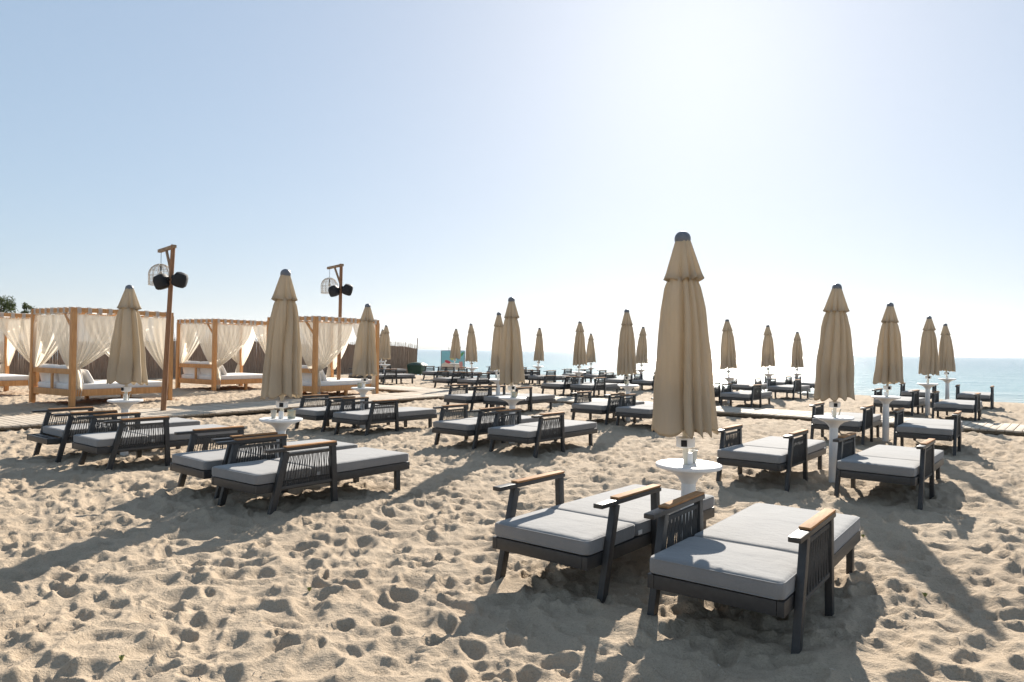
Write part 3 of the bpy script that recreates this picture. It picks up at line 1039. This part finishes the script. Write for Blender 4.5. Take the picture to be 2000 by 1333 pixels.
def flat(name, c):
    M[name] = simple(name, tuple(x * .93 for x in c), c, 6, 0.5)
flat('art_turquoise', (0.26, 0.58, 0.62)); flat('art_sand', (0.72, 0.62, 0.50)); flat('art_red', (0.62, 0.06, 0.09))
flat('art_green', (0.12, 0.36, 0.12)); flat('art_blue', (0.07, 0.25, 0.50)); flat('art_yellow', (0.65, 0.62, 0.20)); flat('art_pink', (0.65, 0.30, 0.27))
px_, py_ = -3.25, 39.6
pz_ = zprof(SV(px_, py_)[0])
t = thing('painted_board', 'turquoise painted board with red and green shapes standing by the water', 'sign', (px_, py_, pz_), R(4))
link('panel', MB().box((0, 0, .90), (1.26, .04, 1.05)).mesh('panel', 'art_turquoise', bevel=.004), t)
def blob(pts, mat, name, dy):
    n = len(pts)
    vs = [(x, -.021 - dy, z) for x, z in pts] + [(x, -.018, z) for x, z in pts]
    fs = [tuple(range(n)), tuple(reversed(range(n, 2 * n)))] + [(i + n, (i + 1) % n + n, (i + 1) % n, i) for i in range(n)]
    link(name, MB().add(vs, fs).mesh(name, mat, smooth=False), t)
def oval(cx, cz, rx, rz_, rot=0, n=18, wob=0.0):
    return [(cx + rx * math.cos(a) * math.cos(rot) - rz_ * math.sin(a) * math.sin(rot) * (1 + wob * math.sin(3 * a)),
             cz + rx * math.cos(a) * math.sin(rot) + rz_ * math.sin(a) * math.cos(rot) * (1 + wob * math.sin(3 * a))) for a in [2 * PI * k / n for k in range(n)]]
blob([(-.62, .39), (.62, .39), (.62, .58), (.30, .72), (-.05, .80), (-.35, .86), (-.62, .70)], 'art_sand', 'painted_sand', .002)
blob(oval(-.28, .83, .17, .08, -.35), 'art_red', 'painted_shape', .006)
blob(oval(.42, 1.22, .24, .07, .6, wob=.3), 'art_green', 'painted_shape', .004)
blob(oval(.34, 1.10, .18, .06, 1.1, wob=.3), 'art_blue', 'painted_shape', .007)
blob(oval(-.05, 1.08, .12, .16, .2), 'art_yellow', 'painted_shape', .004)
blob(oval(.45, .70, .10, .20, .1, wob=.4), 'art_pink', 'painted_shape', .005)
fr = MB()
for sx in (-.645, .645):
    fr.box((sx, 0, .68), (.03, .05, 1.52))
fr.box((0, 0, 1.445), (1.26, .05, .03))
fr.box((-.23, .0, 1.68), (.02, .02, .44)); fr.box((.41, 0, 1.68), (.02, .02, .44)); fr.box((.09, 0, 1.91), (.66, .02, .02))
link('frame', fr.mesh('frame', 'cap'), t)

# ------------------------------------------------------------------ trees behind the fence
def tree(x, y, h, rad, label, seed, leaves=2600):
    rn = random.Random(seed)
    t = thing('olive_tree', label, 'tree', (x, y, 0), rn.uniform(0, 6), 'trees behind the reed fence')
    tr = MB()
    tr.tube([(0, 0, -.1), (.08, .03, h * .25), (.02, .12, h * .5)], [.17, .13, .09], 10)
    ends = []
    for k in range(9):
        an = k * 2.4
        e = Vector((math.cos(an) * rad * rn.uniform(.4, .85), math.sin(an) * rad * rn.uniform(.4, .85), h * rn.uniform(.6, .93)))
        b0 = Vector((.04, .08, h * rn.uniform(.28, .5)))
        mid = b0.lerp(e, .5) + Vector((0, 0, -.15))
        tr.tube([b0, mid, e], [.06, .04, .012], 6)
        ends += [e, mid.lerp(e, .5)]
    link('trunk', tr.mesh('trunk', 'bark'), t)
    clumps = []
    for k in range(34):
        b = rn.choice(ends)
        clumps.append((b + Vector((rn.gauss(0, .3), rn.gauss(0, .3), rn.gauss(.05, .25))) * rad * .6, rad * rn.uniform(.16, .32)))
    V, F = [], []
    for e in ends[::2]:
        clumps += [(e + Vector((rn.gauss(0, .12), rn.gauss(0, .12), rn.gauss(.1, .12))) * rad, rad * rn.uniform(.10, .2)) for _ in range(3)]
    for k in range(leaves):
        c, cr = rn.choice(clumps)
        d = Vector((rn.gauss(0, 1), rn.gauss(0, 1), rn.gauss(0, .8)))
        p = c + d.normalized() * cr * rn.random() ** .5
        a = Vector((rn.gauss(0, 1), rn.gauss(0, 1), rn.gauss(0, 1))).normalized()
        b = a.orthogonal().normalized()
        L, Wd = rn.uniform(.06, .11), rn.uniform(.018, .032)
        o = len(V)
        V += [p - a * L, p + b * Wd, p + a * L, p - b * Wd]
        F.append((o, o + 1, o + 2, o + 3))
    me = bpy.data.meshes.new('crown')
    me.from_pydata([tuple(p) for p in V], [], F)
    me.materials.append(M['leaf'])
    me.update()
    cr = link('crown', me, t)
    cr['kind'] = 'stuff'
tree(-29.7, 40.0, 5.0, 1.6, 'tall olive-green tree behind the fence, with the highest crown', 1, 5000)
tree(-28.2, 40.5, 3.9, .8, 'short bushy tree behind the fence beside the tall one', 2, 2600)
tree(-27.6, 41.0, 3.8, .6, 'thin sparse tree behind the fence, on the seaward side', 3, 1300)

# ------------------------------------------------------------------ litter and weeds on the sand
rn = random.Random(21)
lit = MB()
for k in range(700):
    d = 2.4 + 9 * rn.random() ** 1.6
    x = rn.uniform(-.75, .75) * d
    z = zsand(x, d)
    L, w = rn.uniform(.004, .016), rn.uniform(.002, .005)
    a = rn.uniform(0, PI)
    dx, dy = math.cos(a) * L, math.sin(a) * L
    lit.beam((x - dx, d - dy, z + .004), (x + dx, d + dy, z + .006 + rn.uniform(-.002, .008)), w, w * .6, (0, 0, 1))
o = link('beach_litter', lit.mesh('beach_litter', 'chip', smooth=False))
o['kind'] = 'stuff'
tag(o, 'scattered straw bits and shell chips lying on the sand', 'litter')
for k, (x, y) in enumerate([(-1.9, 3.55), (2.75, 4.75), (-1.3, 4.7), (3.1, 6.3)]):
    w = MB()
    for j in range(9):
        an = j * .7 + k
        L = rn.uniform(.010, .02)
        bx0, by0 = math.cos(an) * .004, math.sin(an) * .004
        ex, ey = math.cos(an) * L, math.sin(an) * L
        px0, py0 = -math.sin(an) * .007, math.cos(an) * .007
        w.add([(bx0, by0, 0), (ex * .5 + px0, ey * .5 + py0, .022), (ex, ey, .025), (ex * .5 - px0, ey * .5 - py0, .022)], [(0, 1, 2, 3)])
    o = link('beach_weed', w.mesh('beach_weed', 'weed'), None, (x, y, zsand(x, y)))
    tag(o, 'tiny green seedling growing out of the bare sand', 'weed', 'seedlings in the sand')

# ------------------------------------------------------------------ sea haze
hz = MB()
q = [XY(s, v) for s, v in ((-600, -6600), (6600, -6600), (6600, 6600), (-600, 6600))]
hz.add([(x, y, -4.2) for x, y in q] + [(x, y, 85.0) for x, y in q],
       [(0, 1, 2, 3), (7, 6, 5, 4), (4, 5, 1, 0), (5, 6, 2, 1), (6, 7, 3, 2), (7, 4, 0, 3)])
M['haze'] = bpy.data.materials.new('haze')
M['haze'].use_nodes = True
hn = M['haze'].node_tree
hn.nodes.clear()
ho = hn.nodes.new('ShaderNodeOutputMaterial')
hv = hn.nodes.new('ShaderNodeVolumePrincipled')
hv.inputs['Color'].default_value = (0.90, 0.94, 1.0, 1)
hv.inputs['Density'].default_value = 0.0001
hv.inputs['Anisotropy'].default_value = 0.35
hn.links.new(hv.outputs[0], ho.inputs['Volume'])
haze = link('haze', hz.mesh('haze', 'haze', smooth=False))
haze['kind'] = 'stuff'
tag(haze, 'thin pale sea haze over the beach and water', 'haze')
